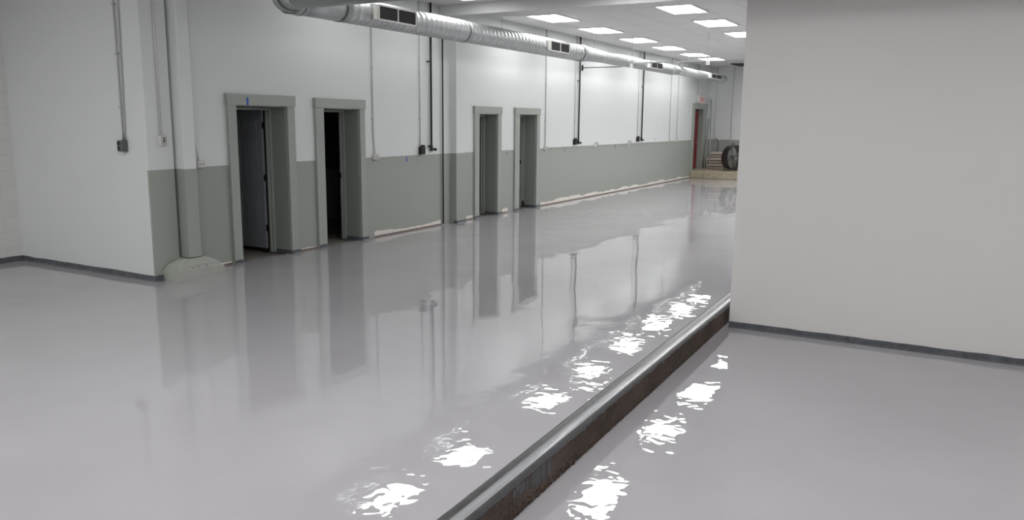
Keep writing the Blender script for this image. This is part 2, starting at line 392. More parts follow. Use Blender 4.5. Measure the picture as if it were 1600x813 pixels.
# doors --------------------------------------------------------------
def door_leaf(name, mt, parent, x0, y0, z0, width, height, along, thick=.04):
    """six-panel leaf; along = 'x' (opened, face towards -Y) or 'y' (closed, face towards +X)"""
    g = MB(); g.box(0, 0, 0, width, thick, height, .002)
    mg = width*.13; pw = (width-3*mg)/2
    rowsz = [(.22, .78), (.93, 1.55), (1.68, height-.13)]
    for za, zb in rowsz:
        for k in range(2):
            xa = mg+k*(pw+mg); xb = xa+pw
            for side in (0, 1):
                ya, yb = ((-.007, 0) if side == 0 else (thick, thick+.007))
                t = .016
                g.box(xa, ya, za, xb, yb, za+t); g.box(xa, ya, zb-t, xb, yb, zb)
                g.box(xa, ya, za+t, xa+t, yb, zb-t); g.box(xb-t, ya, za+t, xb, yb, zb-t)
                yc, yd = ((-.005, 0) if side == 0 else (thick, thick+.005))
                g.box(xa+.045, yc, za+.045, xb-.045, yd, zb-.045, .002)
    if along == 'y': g.xf(Matrix.Rotation(pi/2, 4, 'Z'))
    g.xf(Matrix.Translation((x0, y0, z0)))
    return g.build(name, mt, parent)

def make_doorway(n, label):
    a, b, z0, z1, ca, cb, ht = DOORS[n]
    t = thing('door_%d' % n, label, 'doorway', (XW, (a+b)/2, z0), kind='structure')
    g = MB(); xf = XW+.04
    g.box(XW, ca, z0, xf, a, z1, .003); g.box(XW, b, z0, xf, cb, z1, .003); g.box(XW, ca-.012, z1, xf+.012, cb+.012, ht, .003)
    g.build('casing', M_GREY, t)
    g = MB()                                             # reveal lining
    g.box(XB, b-.012, z0, XW, b, z1); g.box(XB, a, z0, XW, a+.012, z1); g.box(XB, a+.012, z1-.012, XW, b-.012, z1)
    g.build('reveal', M_REVEAL, t)
    g = MB()                                             # inner door frame with its stop
    xi = XB-.02; 
    g.box(xi-.06, b-.036, z0, xi+.03, b-.013, z1-.02, .002); g.box(xi-.06, a+.013, z0, xi+.03, a+.036, z1-.02, .002)
    g.box(xi-.06, a+.036, z1-.05, xi+.03, b-.036, z1-.02, .002)
    g.box(xi-.05, b-.05, z0, xi-.02, b-.036, z1-.05); g.box(xi-.05, a+.036, z0, xi-.02, a+.05, z1-.05)
    g.box(XB-.001, b-.024, z0, XB+.014, b-.013, z1-.02)
    g.build('door_frame', M_GREY, t)
    return t
D1 = make_doorway(1, 'first doorway from the left, grey cased, six-panel door standing open inside')
lf = door_leaf('door_leaf', M_DOOR, D1, XB-.115-.80, 8.245, .05, .80, 1.97, 'x')
 
for z in (.30, 1.02, 1.76): g = MB(); g.box(XB-.118, 8.25, z, XB-.088, 8.295, z+.09); g.build('hinge', M_BLKPIPE, D1)
g = MB(); g.tube([(XB-.84, 8.24, .95), (XB-.84, 8.195, .95)], .012); g.tube([(XB-.84, 8.20, .95), (XB-.84, 8.17, .95)], [.03, .024]); g.build('door_knob', M_EMT, lf)
g = MB(); g.box(XB-.20, 8.225, -.01, XB-.09, 8.30, .05); g.build('floor_guide', M_GASKET, D1)
D2 = make_doorway(2, 'second doorway from the left, grey cased, leading into a dark room')
g = MB(); g.box(XB-.075, 9.80, .98, XB-.045, 9.815, 1.06); g.build('strike_plate', M_GASKET, D2)
D3 = make_doorway(3, 'third doorway from the left, just right of the pier, with two black hinges')
for z in (.18, 1.78): g = MB(); g.box(XB-.10, 14.055, z, XB-.07, 14.085, z+.10); g.build('hinge', M_BLKPIPE, D3)
lf = door_leaf('door_leaf', M_DOOR, D3, XB-.12-.62, 14.045, .04, .62, 1.94, 'x')
D4 = make_doorway(4, 'fourth doorway from the left, grey cased with a small black door stop')
g = MB(); g.box(XB-.075, 15.76, .96, XB-.045, 15.775, 1.04); g.build('strike_plate', M_GASKET, D4)
g = MB(); g.box(XB-.01, 15.76, 0, XB+.03, 15.805, .13, .006); g.build('door_stop', M_GASKET, D4)
D5 = make_doorway(5, 'far exit doorway above the platform with a closed red door')
lf = door_leaf('door_leaf', M_REDDOOR, D5, XW-.15, 27.66, .28, 1.01, 2.06, 'y')
g = MB(); g.tube([(XW-.15, 28.55, 1.2), (XW-.09, 28.55, 1.2)], .02); g.build('door_knob', M_EMT, lf)
g = MB(); g.box(XW-.145, 27.75, 2.22, XW-.08, 28.0, 2.29, .005); g.tube([(XW-.1, 27.9, 2.25), (XW-.03, 28.1, 2.25), (XW-.1, 28.3, 2.34)], .01); g.build('door_closer', M_EMT, D5)

# skirting: dark epoxy base along the wall return, the block wall and the partition
def cove(name, pts, h, label, seed=1, th=.010):
    """irregular dark coated band along a floor line, standing th proud; pts = outer line from start to end (x,y), wall on the left"""
    g = MB(); rr = random.Random(seed)
    for (xa, ya, za), (xb, yb, zb) in zip(pts, pts[1:]):
        L_ = math.hypot(xb-xa, yb-ya); n = max(2, int(L_/.12)); dx, dy = (xb-xa)/L_, (yb-ya)/L_; nx, ny = dy, -dx
        rows = [[], [], [], [], []]
        for i in range(n+1):
            t = i/n*L_; hh = h*(1+rr.uniform(-.06, .06)); px, py = xa+dx*t, ya+dy*t
            for k, (o, z) in enumerate(((0, hh), (th, hh-.003), (th, .016), (th+.012, .004), (th+.016, 0))):
                rows[k].append((px+nx*o, py+ny*o, za+z))
        g.sheet(rows, smooth=False)
        for e in (0, -1):
            q = [g.bm.verts.new(r[e]) for r in rows]+[g.bm.verts.new((rows[0][e][0], rows[0][e][1], za))]
            g.bm.faces.new(q)
    return struct(g.build(name, M_BASE), label, 'baseboard')
cove('baseboard_jut', [(-10.83, 6.0, 0), (-8.13, 6.0, 0)], .068, 'dark grey epoxy base along the white wall return', 2)
cove('baseboard_jut_end', [(-8.13, 5.99, 0), (-8.13, 6.10, 0)], .068, 'short dark base on the corner of the wall return', 3)
cove('baseboard_block', [(-10.83, Y0, 0), (-10.83, 5.99, 0)], .075, 'dark grey epoxy base along the block wall', 4)
cove('baseboard_partition', [(-1.98, 8.2, LOW), (XR, 8.2, LOW)], .062, 'dark grey epoxy base along the partition', 5)
cove('baseboard_pier', [(-8.2, 12.45, 0), (-8.15, 12.45, 0), (-8.15, 12.74, 0)], .05, 'dark base around the pier', 6)
k = 7
for n in (1, 2, 3, 4):
    a, b, z0, z1, ca, cb, ht = DOORS[n]
    cove('baseboard_door', [(XB+.02, b-.012, 0), (XW+.04, b-.012, 0), ][::1], .05, 'dark base along the far reveal of doorway %s' % ['one', 'two', 'three', 'four'][n-1], k)
    cove('baseboard_door', [(XW+.04, ca, 0), (XW+.04, a, 0)], .05, 'dark base under the near casing of doorway %s' % ['one', 'two', 'three', 'four'][n-1], k+1)
    cove('baseboard_door', [(XW+.04, b, 0), (XW+.04, cb+.03, 0)], .05, 'dark base under the far casing of doorway %s' % ['one', 'two', 'three', 'four'][n-1], k+2)
    k += 3
# bare drywall edge and floor gap left where the old base was pulled off
def bare(y0, y1, lo, hi, seed, where, n=None):
    n = n or max(6, int((y1-y0)/.07)); top = jag(y0, y1, n, lo, hi, seed)
    g = MB(); A = [(XW+.005, y, .026) for y, h in top]; B = [(XW+.005, y, h) for y, h in top]; C_ = [(XW, y, h+.002) for y, h in top]
    Z = [(XW, y, .026) for y, h in top]
    g.sheet([Z, A, B, C_], smooth=False)
    t = struct(g.build('trim_5', M_RAW, recalc=False), 'ragged band of bare white drywall along the wall foot '+where, 'bare wall edge')
    g = MB(); rr = random.Random(seed+50)
    rows = [[], [], [], []]
    for y, h in top:
        d = rr.uniform(-.004, .004)
        for k, (o, z) in enumerate(((.001, .028), (.008+d*.3, .024+d*.4), (.010, .012), (.016+d, .001))): rows[k].append((XW+o, y, z))
    g.sheet(rows, smooth=False); struct(g.build('trim_6', M_PINK, recalc=False), 'brownish open joint at the wall foot '+where, 'floor joint')
    g = MB(); f2 = jag(y0, y1, n, .010, .05, seed+9)
    g.sheet([[(XW+.012, y, .0012) for y, h in f2], [(XW+.012+h, y, .0012) for y, h in f2]], smooth=False)
bare(6.86, 7.26, .035, .05, 21, 'left of the first doorway')
bare(8.50, 8.86, .03, .045, 22, 'between the first two doorways')
bare(10.20, 12.12, .055, .10, 23, 'right of the second doorway')
bare(12.98, 13.22, .05, .075, 24, 'between the pier and the third doorway')
bare(14.36, 14.60, .05, .10, 25, 'between the third and fourth doorways')
bare(16.12, 27.38, .06, .115, 26, 'along the long run to the platform')

# ================================================================== THINGS
# concrete footing under the column
g = MB()
bot = [(-8.13, 6.105), (-7.84, 6.10), (-7.885, 6.60), (-7.95, 6.86), (-8.28, 6.90), (-8.28, 6.34), (-8.13, 6.34)]
mid = [(-8.13, 6.09), (-7.855, 6.11), (-7.895, 6.60), (-7.96, 6.85), (-8.28, 6.89), (-8.28, 6.34), (-8.13, 6.34)]
top = [(-8.13, 6.20), (-8.00, 6.33), (-7.975, 6.50), (-8.01, 6.66), (-8.28, 6.74), (-8.28, 6.34), (-8.13, 6.34)]
zb, zm, zt = [0]*7, [.155, .155, .145, .115, .11, .15, .16], [.215, .235, .235, .22, .22, .24, .24]
ra, rb, rc = [[g.bm.verts.new((p[0], p[1], z)) for p, z in zip(P, Z)] for P, Z in ((bot, zb), (mid, zm), (top, zt))]
for p, q in ((ra, rb), (rb, rc)):
    for i in range(7): g.bm.faces.new((p[i], p[(i+1) % 7], q[(i+1) % 7], q[i]))
g.bm.faces.new(ra[::-1]); g.bm.faces.new(rc)
bmesh.ops.bevel(g.bm, geom=[e for e in g.bm.edges if all(v.co.z > .05 for v in e.verts)], offset=.03, segments=4, affect='EDGES')
ft = tag(g.build('concrete_footing', M_FOOT), 'chamfered grey painted concrete footing at the base of the left column', 'footing')
rr = random.Random(5)
for i in range(5):
    y = 6.30+i*.075+rr.uniform(-.02, .02); x = -7.866-(y-6.1)*.09; z = .125+rr.uniform(-.02, .012); l_ = rr.uniform(.015, .04)
    g = MB(); g.prism([(y, z), (y+l_*.4, z-.007), (y+l_, z+.002), (y+l_*.8, z+.012), (y+l_*.3, z+.009)], 'x', x-.004, x+.001)
    g.build('chipped_edge', M_BOXG, ft)

# supply duct -------------------------------------------------------
XD, ZD, RD = -7.4, 3.35, .175
def duct_sec(g, y0, y1, r, x=XD, z=ZD, pitch=.13, ridge=.0035, n=40):
    pts = []; rs = []; y = y0
    while y < y1-pitch*.5:
        pts += [(x, y, z), (x, y+pitch*.86, z), (x, y+pitch*.90, z), (x, y+pitch*.96, z)]; rs += [r, r, r+ridge, r+ridge]; y += pitch
    pts.append((x, y1, z)); rs.append(r)
    g.tube(pts, rs, n)
base = (XD, 17, ZD-RD)
duct = thing('supply_duct', 'round galvanised spiral air duct hung along the left wall below the ceiling', 'air duct', base)
g = MB(); g.tube([(XD, 7.55, ZD), (XD, 8.46, ZD)], RD, 40); g.build('duct_section', M_DUCT, duct)
g = MB(); duct_sec(g, 8.46, 11.48, RD); g.build('duct_section', M_DUCT, duct)
g = MB(); duct_sec(g, 11.48, 16.1, RD-.004); g.build('duct_section', M_DUCT, duct)
g = MB(); g.tube([(XD, 16.05, ZD), (XD, 16.25, ZD), (XD, 16.5, ZD+.004), (XD, 17.15, ZD+.006), (XD, 17.2, ZD+.006)], [RD+.003, RD+.003, RD-.02, RD-.04, RD-.04], 40); g.build('reducer', M_DUCT, duct)
g = MB(); duct_sec(g, 17.15, 22.2, .132, z=ZD+.008); g.build('duct_section', M_DUCT, duct)
g = MB(); g.tube([(XD, 22.15, ZD+.01), (XD, 22.4, ZD+.01), (XD, 22.7, ZD+.02), (XD, 22.8, ZD+.02)], [.14, .14, .125, .125], 40); g.build('reducer', M_DUCT, duct)
g = MB(); g.tube([(XD, 22.8, ZD+.02), (XD, 27.9, ZD+.02), (XD, 27.98, ZD+.02)], [.123, .123, .115], 40); g.build('duct_section', M_DUCT, duct)
g = MB()                                                  # crossing run overhead towards the right
YX = 7.3
g.tube([(XD+.42, YX, ZD), (XR-.02, YX, ZD)], RD, 40); g.build('cross_duct', M_DUCT, duct)
for k in range(4):                                        # gored elbow
    RC = .42; cx, cy = XD+RC, YX+RC
    # centreline from (cx, YX) heading -X round to (XD, cy) heading +Y
    a0, a1 = pi*1.5-k*pi/8, pi*1.5-(k+1)*pi/8
    g = MB(); g.tube([(cx+RC*cos(a0), cy+RC*sin(a0), ZD), (cx+RC*cos((a0+a1)/2), cy+RC*sin((a0+a1)/2), ZD), (cx+RC*cos(a1), cy+RC*sin(a1), ZD)], [RD+.006*(k % 2), RD+.006*(k % 2), RD+.006*(k % 2)], 40)
    g.build('elbow_gore', M_DUCT, duct)
    am = a1; c_ = Vector((cx+RC*cos(am), cy+RC*sin(am), ZD)); tn = Vector((sin(am), -cos(am), 0))
    g = MB(); g.tube([c_-tn*.008, c_+tn*.008], RD+.010, 40); g.build('joint_band', M_DUCTEDGE, duct)
g = MB(); g.tube([(XD, 7.66, ZD), (XD, 7.78, ZD)], RD+.007, 40); g.build('collar', M_DUCT, duct)
for y, r in ((8.46, RD), (11.48, RD), (7.56, RD), (16.06, RD)):
    g = MB(); g.tube([(XD, y-.012, ZD), (XD, y+.012, ZD)], r+.006, 40); g.build('joint_band', M_DUCTEDGE, duct)
for y0, y1, z0, z1 in ((8.95, 9.93, 3.25, 3.465), (14.24, 15.2, 3.25, 3.455), (20.0, 20.98, 3.27, 3.44), (25.6, 26.9, 3.29, 3.45)):
    xg = XD+.205
    g = MB(); g.box(XD+.08, y0, z0+.008, xg-.006, y1-.01, z1-.008); tap = g.build('tap_box', M_GRILLE, duct)
    ya = y0+.10; g = MB(); w_ = .022
    g.box(xg-.006, ya, z0, xg+.004, y1, z0+w_, .001); g.box(xg-.006, ya, z1-w_, xg+.004, y1, z1, .001)
    ym = (ya+y1)/2
    for q in (ya, ym-w_/2, y1-w_): g.box(xg-.006, q, z0+w_, xg+.004, q+w_, z1-w_)
    gr = g.build('grille', M_GRILLE, duct)
    g = MB(); g.box(xg-.006, ya+w_, z0+w_, xg-.004, y1-w_, z1-w_); g.build('dark_opening', M_BLACK, gr)
    g = MB(); nsl = 7
    for i in range(nsl):
        z = z0+w_+(i+.6)*(z1-z0-2*w_)/nsl
        for qa, qb in ((ya+w_, ym-w_/2), (ym+w_/2, y1-w_)): g.box(xg-.004, qa, z, xg+.001, qb, z+.006)
    g.build('louver', M_SLAT, gr)
for y in (12.9, 17.0, 20.3, 24.0):
    g = MB(); g.box(XD-.06, y-.004, ZD+.12, XD-.056, y+.004, CEIL); g.build('hanger_strap', M_SLAT, duct)

# ceiling lights -----------------------------------------------------
def make_light(x, y, label, group, ln=1.08, lamp=None):
    t = thing('ceiling_light', label, 'ceiling light', (x, y, CEIL-.02), group)
    g = MB(); a, b, c, d = x-.31, x+.31, y-ln/2, y+ln/2; e = .018
    g.box(a-e, c-e, CEIL-.02, b+e, c, CEIL-.001); g.box(a-e, d, CEIL-.02, b+e, d+e, CEIL-.001)
    g.box(a-e, c, CEIL-.02, a, d, CEIL-.001); g.box(b, c, CEIL-.02, b+e, d, CEIL-.001); g.build('frame', M_LFRAME, t)
    g = MB(); n = 10; rows = []
    for i in range(n+1):
        u = i/n; rows.append([(a+(b-a)*u, y_, CEIL-.006-.004*sin(pi*u)) for y_ in (c, d)])
    g.sheet(rows); g.box(a, c, CEIL-.006, b, d, CEIL-.002); g.build('diffuser', lamp or M_LAMP, t)
    return t
GL = 'recessed ceiling light panels'
ordn = ['nearest', 'second', 'third', 'fourth', 'fifth', 'sixth and farthest']
for i, yy in enumerate((14.5, 16.83, 19.2, 21.55, 23.9, 25.68)):
    make_light(-7.22, yy, 'glowing white panel, %s one in the ceiling row above the duct' % ordn[i], GL, 1.08 if i < 5 else .9, M_LAMPD)
for i, yy in enumerate((14.3, 16.55, 18.9)):
    make_light(-4.6, yy, 'glowing white panel, %s one in the right ceiling row beside the partition' % ['nearest', 'middle', 'farthest'][i], GL)
for i, yy in enumerate((9.2, 11.2)):
    make_light(-7.22, yy, ['glowing panel overhead, nearer one whose glare lies on the left floor', 'glowing panel before the beam whose glare lies on the middle floor'][i], GL, 1.08, M_LAMPO)
make_light(-4.6, 11.1, 'glowing panel before the beam whose glare lies on the lower floor', GL, 1.08, M_LAMPD)
UN = 'unseen light panel added in the near or hidden part of the ceiling'
for x, yy in ((-7.22, 1.8), (-4.6, 3.0), (-4.6, .4), (-2.0, 3.0), (-2.0, .2), (-2.0, -2.4), (1.4, 2.4), (1.4, -1.0), (4.2, 1.6), (-7.22, -.8), (-9.6, 1.2), (-9.6, -1.4), (-1.6, 5.0), (1.6, 5.0), (4.4, 4.4),
              (-4.6, 21.2), (-4.6, 23.6), (-4.6, 25.9), (-1.9, 10.5), (-1.9, 14.3), (-1.9, 16.6), (-1.9, 18.9), (-1.9, 21.2), (-1.9, 23.6), (-1.9, 25.9), (1.6, 12), (1.6, 18), (1.6, 23), (-4.6, -2.5)):
    make_light(x, yy, UN, 'added light panels outside the view', 1.08, M_LAMPN if yy < 8 else M_LAMP)  # unseen panels added to brighten the walls, partition and far room

# ceiling vent at the far end
t = thing('ceiling_vent', 'dark open return grille in the far ceiling beside the partition', 'vent', (-6.6, 28.5, CEIL-.02))
g = MB(); g.box(-7.2, 27.9, CEIL-.006, -6.0, 29.1, CEIL-.002); g.build('dark_opening', M_BLACK, t)
g = MB()
for i in range(9): g.box(-7.2, 27.95+i*.135, CEIL-.03, -6.0, 27.96+i*.135, CEIL-.006)
g.build('louver', M_SLAT, t)

# wall conduits and boxes -------------------------------------------
def wall_conduit(y, ztop, zbox, label, r=.011, mt=M_COND, box='white', bend=0, group=None, dy=.0):
    t = thing('electrical_conduit', label, 'conduit', (XW, y, zbox), group)
    g = MB(); x = XW+.016
    pts = [(x, y, zbox+.05), (x, y, ztop)] if not bend else [(x, y, zbox+.05), (x, y+bend*.2, zbox+.12), (x, y+bend, zbox+.30), (x, y+bend, ztop)]
    g.tube(pts, r, 10)
    g.build('conduit_pipe', mt, t)
    for z in (1.9, 2.7):
        g = MB(); g.prism([(XW, y+bend-.028), (XW+.006, y+bend-.028), (x+r+.004, y+bend-.008), (x+r+.004, y+bend+.008), (XW+.006, y+bend+.028), (XW, y+bend+.028)], 'z', z, z+.02)
        g.build('pipe_strap', mt, t)
    if box == 'white':
        g = MB(); g.box(XW, y-.06+dy, zbox-.045, XW+.045, y+.075+dy, zbox+.05, .006); b = g.build('outlet_box', M_BOXW, t)
        g = MB(); g.box(XW+.045, y-.045+dy, zbox-.035, XW+.048, y+.06+dy, zbox+.04, .001); pl = g.build('cover_plate', M_PLATE, b)
        g = MB()
    elif box == 'black':
        g = MB(); g.box(XW, y-.055+dy, zbox-.075, XW+.07, y+.06+dy, zbox+.055, .006); g.box(XW, y+.0+dy, zbox+.055, XW+.06, y+.06+dy, zbox+.085, .004); g.build('junction_box', M_BLKPIPE, t)
    return t
GC = 'thin conduits dropping to boxes on the wainscot line'
wall_conduit(10.24, CEIL, 1.305, 'pale conduit dropping to a white double box right of the second doorway', bend=-.03)
wall_conduit(11.48, CEIL, 1.385, 'thin conduit ending in a black box left of the pier', r=.009, box='black', dy=.02)
wall_conduit(16.27, CEIL, 1.30, 'pale conduit dropping to a white box just right of the fourth doorway')
wall_conduit(17.83, CEIL, 1.42, 'thin conduit ending in a black box beside the middle black pipe', r=.010, box='black')
wall_conduit(22.12, CEIL, 1.42, 'thin conduit ending in a black box beside the farthest black pipe', r=.010, box='black')
wall_conduit(25.0, CEIL, 1.325, 'white conduit with a box, nearer of the two short of the exit door', r=.012)
wall_conduit(25.75, CEIL, 1.325, 'white conduit with a box, farther of the two short of the exit door', r=.012)
def lone_box(y, label):
    t = thing('outlet_box', label, 'outlet box', (XW, y, 1.31), 'white boxes on the surface raceway')
    g = MB(); g.box(XW, y-.09, 1.265, XW+.05, y+.0, 1.35, .005); g.build('box', M_BOXW, t)
    g = MB(); g.box(XW, y+.0, 1.30, XW+.045, y+.13, 1.385, .005); g.build('receptacle', M_PLATE, t)
lone_box(19.1, 'white outlet box on the raceway midway between the two farther black pipes')
lone_box(21.45, 'white outlet box on the raceway just left of the farthest black pipe')
g = MB(); g.box(XW, 16.35, 1.30, XW+.018, 27.4, 1.322, .003)
tag(g.build('cable_raceway', M_BOXW), 'long thin white raceway running along the top of the wainscot', 'raceway')

# black iron air drops
def air_drop(y, label, tees):
    t = thing('iron_pipe', label, 'pipe', (XW, y, 1.36), 'black iron pipes down the left wall')
    g = MB(); x = XW+.035; g.tube([(x, y, 1.42), (x, y, CEIL)], .018, 12); g.build('pipe', M_BLKPIPE, t)
    g = MB(); g.tube([(x, y, 1.46), (x, y, 1.36)], .025, 12); g.tube([(x, y, 1.40), (x+.01, y+.09, 1.385)], [.016, .018], 10)
    g.tube([(x+.01, y+.09, 1.385), (x+.012, y+.12, 1.384)], [.027, .024], 10); g.build('drain_valve', M_BLKPIPE, t)
    g = MB(); g.tube([(x, y, 1.445), (x+.005, y-.09, 1.445)], [.012, .016], 10); g.build('outlet_cock', M_BLKPIPE, t)
    for z in tees:
        g = MB(); g.tube([(x, y, z), (x-.005, y-.11, z)], .013, 8); g.build('pipe_bracket', M_BLKPIPE, t)
    return t
air_drop(11.79, 'black iron pipe with a valve, nearest one, just left of the pier', (2.9,))
air_drop(18.02, 'black iron pipe with a valve, middle of the three, on open wall', (2.86,))
air_drop(22.42, 'black iron pipe with a valve, farthest of the three', (2.9,))
g = MB(); g.tube([(XW+.03, 12.16, 0.02), (XW+.03, 12.16, CEIL)], .013, 10)
tag(g.build('drain_pipe', M_BLKPIPE), 'slim dark pipe running floor to ceiling beside the pier', 'pipe')

# conduit and outlet by the column, box on the narrow return face
t = thing('electrical_conduit', 'pale conduit with a double outlet at its foot between column and first doorway', 'conduit', (XW, 6.8, 1.3))
g = MB(); x = XW+.02; g.tube([(x, 6.80, 1.38), (x, 6.79, 1.45), (x, 6.755, 1.62), (x, 6.755, CEIL)], .013, 10); g.build('conduit_pipe', M_COND, t)
g = MB(); g.box(XW, 6.77, 1.29, XW+.045, 6.885, 1.375, .006); b = g.build('outlet_box', M_BOXW, t)
for k in (0, 1):
    g = MB(); g.tube([(XW+.044, 6.803+k*.05, 1.333), (XW+.05, 6.803+k*.05, 1.333)], .018, 14); g.build('socket', M_COND, b)
    g = MB(); g.box(XW+.05, 6.795+k*.05, 1.328, XW+.051, 6.799+k*.05, 1.342); g.box(XW+.05, 6.807+k*.05, 1.328, XW+.051, 6.811+k*.05, 1.342); g.build('slot', M_BLACK, b)
t = thing('electrical_conduit', 'white conduit with a steel switch box on the narrow return face', 'conduit', (-8.13, 6.19, 1.57))
g = MB(); g.tube([(-8.115, 6.18, 1.69), (-8.115, 6.175, CEIL)], .012, 10); g.build('conduit_pipe', M_COND, t)
g = MB(); g.box(-8.13, 6.145, 1.575, -8.085, 6.235, 1.695, .006); b = g.build('switch_box', M_BOXW, t)
g = MB(); g.box(-8.085, 6.152, 1.582, -8.081, 6.228, 1.688, .002); pl = g.build('cover_plate', M_PLATE, b)
g = MB(); g.box(-8.081, 6.18, 1.62, -8.072, 6.20, 1.645); g.tube([(-8.081, 6.19, 1.662), (-8.077, 6.19, 1.662)], .012, 10); g.build('toggle', M_BOXG, b)
t = thing('electrical_conduit', 'twin conduits dropping to a dark grey switch box on the big white wall', 'conduit', (-8.52, 6.0, 1.5))
for xa, xb in ((-8.535, -8.525), (-8.455, -8.495)):
    g = MB(); g.tube([(xb, 5.982, 1.64), (xb, 5.982, 1.75), (xa*.5+xb*.5, 5.982, 2.3), (xa, 5.982, 3.2), (xa, 5.982, CEIL)], .0085, 10); g.build('conduit_pipe', M_EMT, t)
for z in (2.0, 2.6, 3.15):
    g = MB(); g.box(-8.56, 5.975, z, -8.51, 6.0, z+.018); g.build('pipe_strap', M_EMT, t)
g = MB(); g.box(-8.565, 5.925, 1.505, -8.475, 6.0, 1.635, .005); b = g.build('switch_box', M_BOXG, t)
for z in (1.525, 1.578):
    g = MB(); g.box(-8.555, 5.918, z, -8.525, 5.926, z+.04, .002); g.build('toggle', M_BLACK, b)
g = MB(); g.tube([(-8.486, 5.95, 1.635), (-8.486, 5.95, 1.655)], .012, 10); g.build('connector', M_BOXG, b)

# suspended conduit run crossing the room
t = thing('suspended_conduit', 'thin grey conduit run hung on two rods below the ceiling past the duct', 'conduit', (-6.6, 18.07, 3.1))
g = MB(); g.tube([(XW+.02, 18.2, 3.185), (-7.6, 18.2, 3.185), (-7.32, 18.2, 3.187), (-7.22, 18.2, 3.20), (-7.1, 18.2, 3.25), (-7.0, 18.2, 3.262), (-5.18, 18.2, 3.262)], .015, 10); g.build('conduit_pipe', M_EMT, t)
g = MB(); g.box(XW+.0, 18.18, 3.12, XW+.03, 18.22, 3.25); g.build('pipe_bracket', M_BLKPIPE, t)
for x, y, z in ((-7.0, 18.2, 3.2), (-5.2, 18.2, 3.22)):
    g = MB(); g.tube([(x, y, z+.1), (x, y, CEIL)], .007, 8); g.build('hanger_rod', M_EMT, t)
    g = MB(); g.box(x-.035, y-.035, z-.045, x+.035, y+.035, z+.045, .006); g.build('junction_box', M_BOXW, t)

# masking tape
def tape(x, y, z, w_, h, mt, label):
    g = MB(); g.box(x, y-w_/2, z-h/2, x+.0015, y+w_/2, z+h/2)
    tag(g.build('masking_tape', mt), label, 'tape')
tape(XW+.052, 7.60, 2.118, .035, .10, M_TAPE, 'bright blue strip of tape on the head casing of the first doorway')
tape(XW, 11.10, 1.235, .03, .075, M_TAPE, 'small blue tape strip on the wainscot left of the black box')
tape(XW, 14.56, 1.235, .022, .06, M_TAPED, 'small slate tape strip on the wainscot between third and fourth doorways')
tape(XW, 17.32, 1.235, .03, .07, M_TAPED, 'small slate tape strip below the raceway left of the middle black pipe')
tape(XW, 20.5, 1.235, .04, .075, M_TAPED, 'small slate tape strip below the raceway between the two farther black pipes')
tape(XW, 23.7, 1.40, .03, .07, M_TAPED, 'small slate tape strip above the raceway right of the farthest black pipe')

# exit sign above the far door
t = thing('exit_sign', 'white EXIT sign with red letters above the far doorway', 'sign', (XW, 28.3, 2.57))
g = MB(); g.box(XW, 28.02, 2.575, XW+.06, 28.62, 2.80, .006); hs = g.build('housing', M_SIGN, t)
cu = bpy.data.curves.new('exit_text', 'FONT'); cu.body = 'EXIT'; cu.size = .22; cu.align_x = 'CENTER'; cu.align_y = 'CENTER'; cu.extrude = .002
tmp = bpy.data.objects.new('tmp', cu); COL.objects.link(tmp); dg = bpy.context.evaluated_depsgraph_get()
me = bpy.data.meshes.new_from_object(tmp.evaluated_get(dg)); bpy.data.objects.remove(tmp)
me.transform(Matrix.Translation((XW+.063, 28.32, 2.688)) @ Matrix.Rotation(pi/2, 4, 'Z') @ Matrix.Rotation(pi/2, 4, 'X'))
me.transform(Matrix.Translation(-Vector(t['_base']))); me.materials.clear(); me.materials.append(M_RED)
o = bpy.data.objects.new('lettering', me); COL.objects.link(o); o.parent = t
g = MB(); g.box(XW, 27.9, 2.60, XW+.06, 28.0, 2.86, .006); g.tube([(XW+.03, 27.95, 2.86), (XW+.03, 27.95, CEIL)], .012, 8); g.build('feed_conduit', M_BOXW, t)
for y in (28.35, 28.7):
    g = MB(); g.tube([(XW+.05, y, 2.83), (XW+.13, y+.03, 2.80)], [.035, .055], 14); hd = g.build('lamp_head', M_BOXW, t)
    g = MB(); g.tube([(XW+.13, y+.03, 2.80), (XW+.134, y+.031, 2.799)], .045, 14); g.build('lens', M_GASKET, hd)

# far wall conduits
for xx, lab in ((-8.02, 'faint painted conduit on the far wall, left one, above the cord'), (-7.42, 'faint painted conduit on the far wall, right one, behind the fan')):
    t = thing('electrical_conduit', lab, 'conduit', (xx, YFAR, 1.32))
    g = MB(); g.tube([(xx, YFAR-.014, 1.36), (xx, YFAR-.014, CEIL)], .012, 8); g.build('conduit_pipe', M_COND, t)
    g = MB(); g.box(xx-.09, YFAR-.045, 1.29, xx+.09, YFAR, 1.37, .006); g.build('outlet_box', M_BOXW, t)
pts = [(-8.0, YFAR-.05, 1.33), (-7.93, YFAR-.09, 1.36), (-7.84, YFAR-.1, 1.22), (-7.83, YFAR-.1, .98), (-7.90, YFAR-.12, .78), (-8.0, YFAR-.16, .62), (-8.0, YFAR-.2, .285)]
g = MB(); g.tube(pts, .010, 8); tag(g.build('power_cord', M_CORD), 'black power cord hanging in a loop from the far wall outlet', 'cord')

# long rods leaning in the corner
for p, q, lab in (((-8.20, 29.38, 2.74), (-7.88, 28.45, .285), 'taller of the two pale rods leaning in the far corner'),
                  ((-8.24, 29.38, 2.05), (-8.06, 28.45, .285), 'shorter of the two pale rods leaning in the far corner')):
    g = MB(); g.tube([p, q], .018, 8); tag(g.build('metal_rod', M_EMT), lab, 'rod')

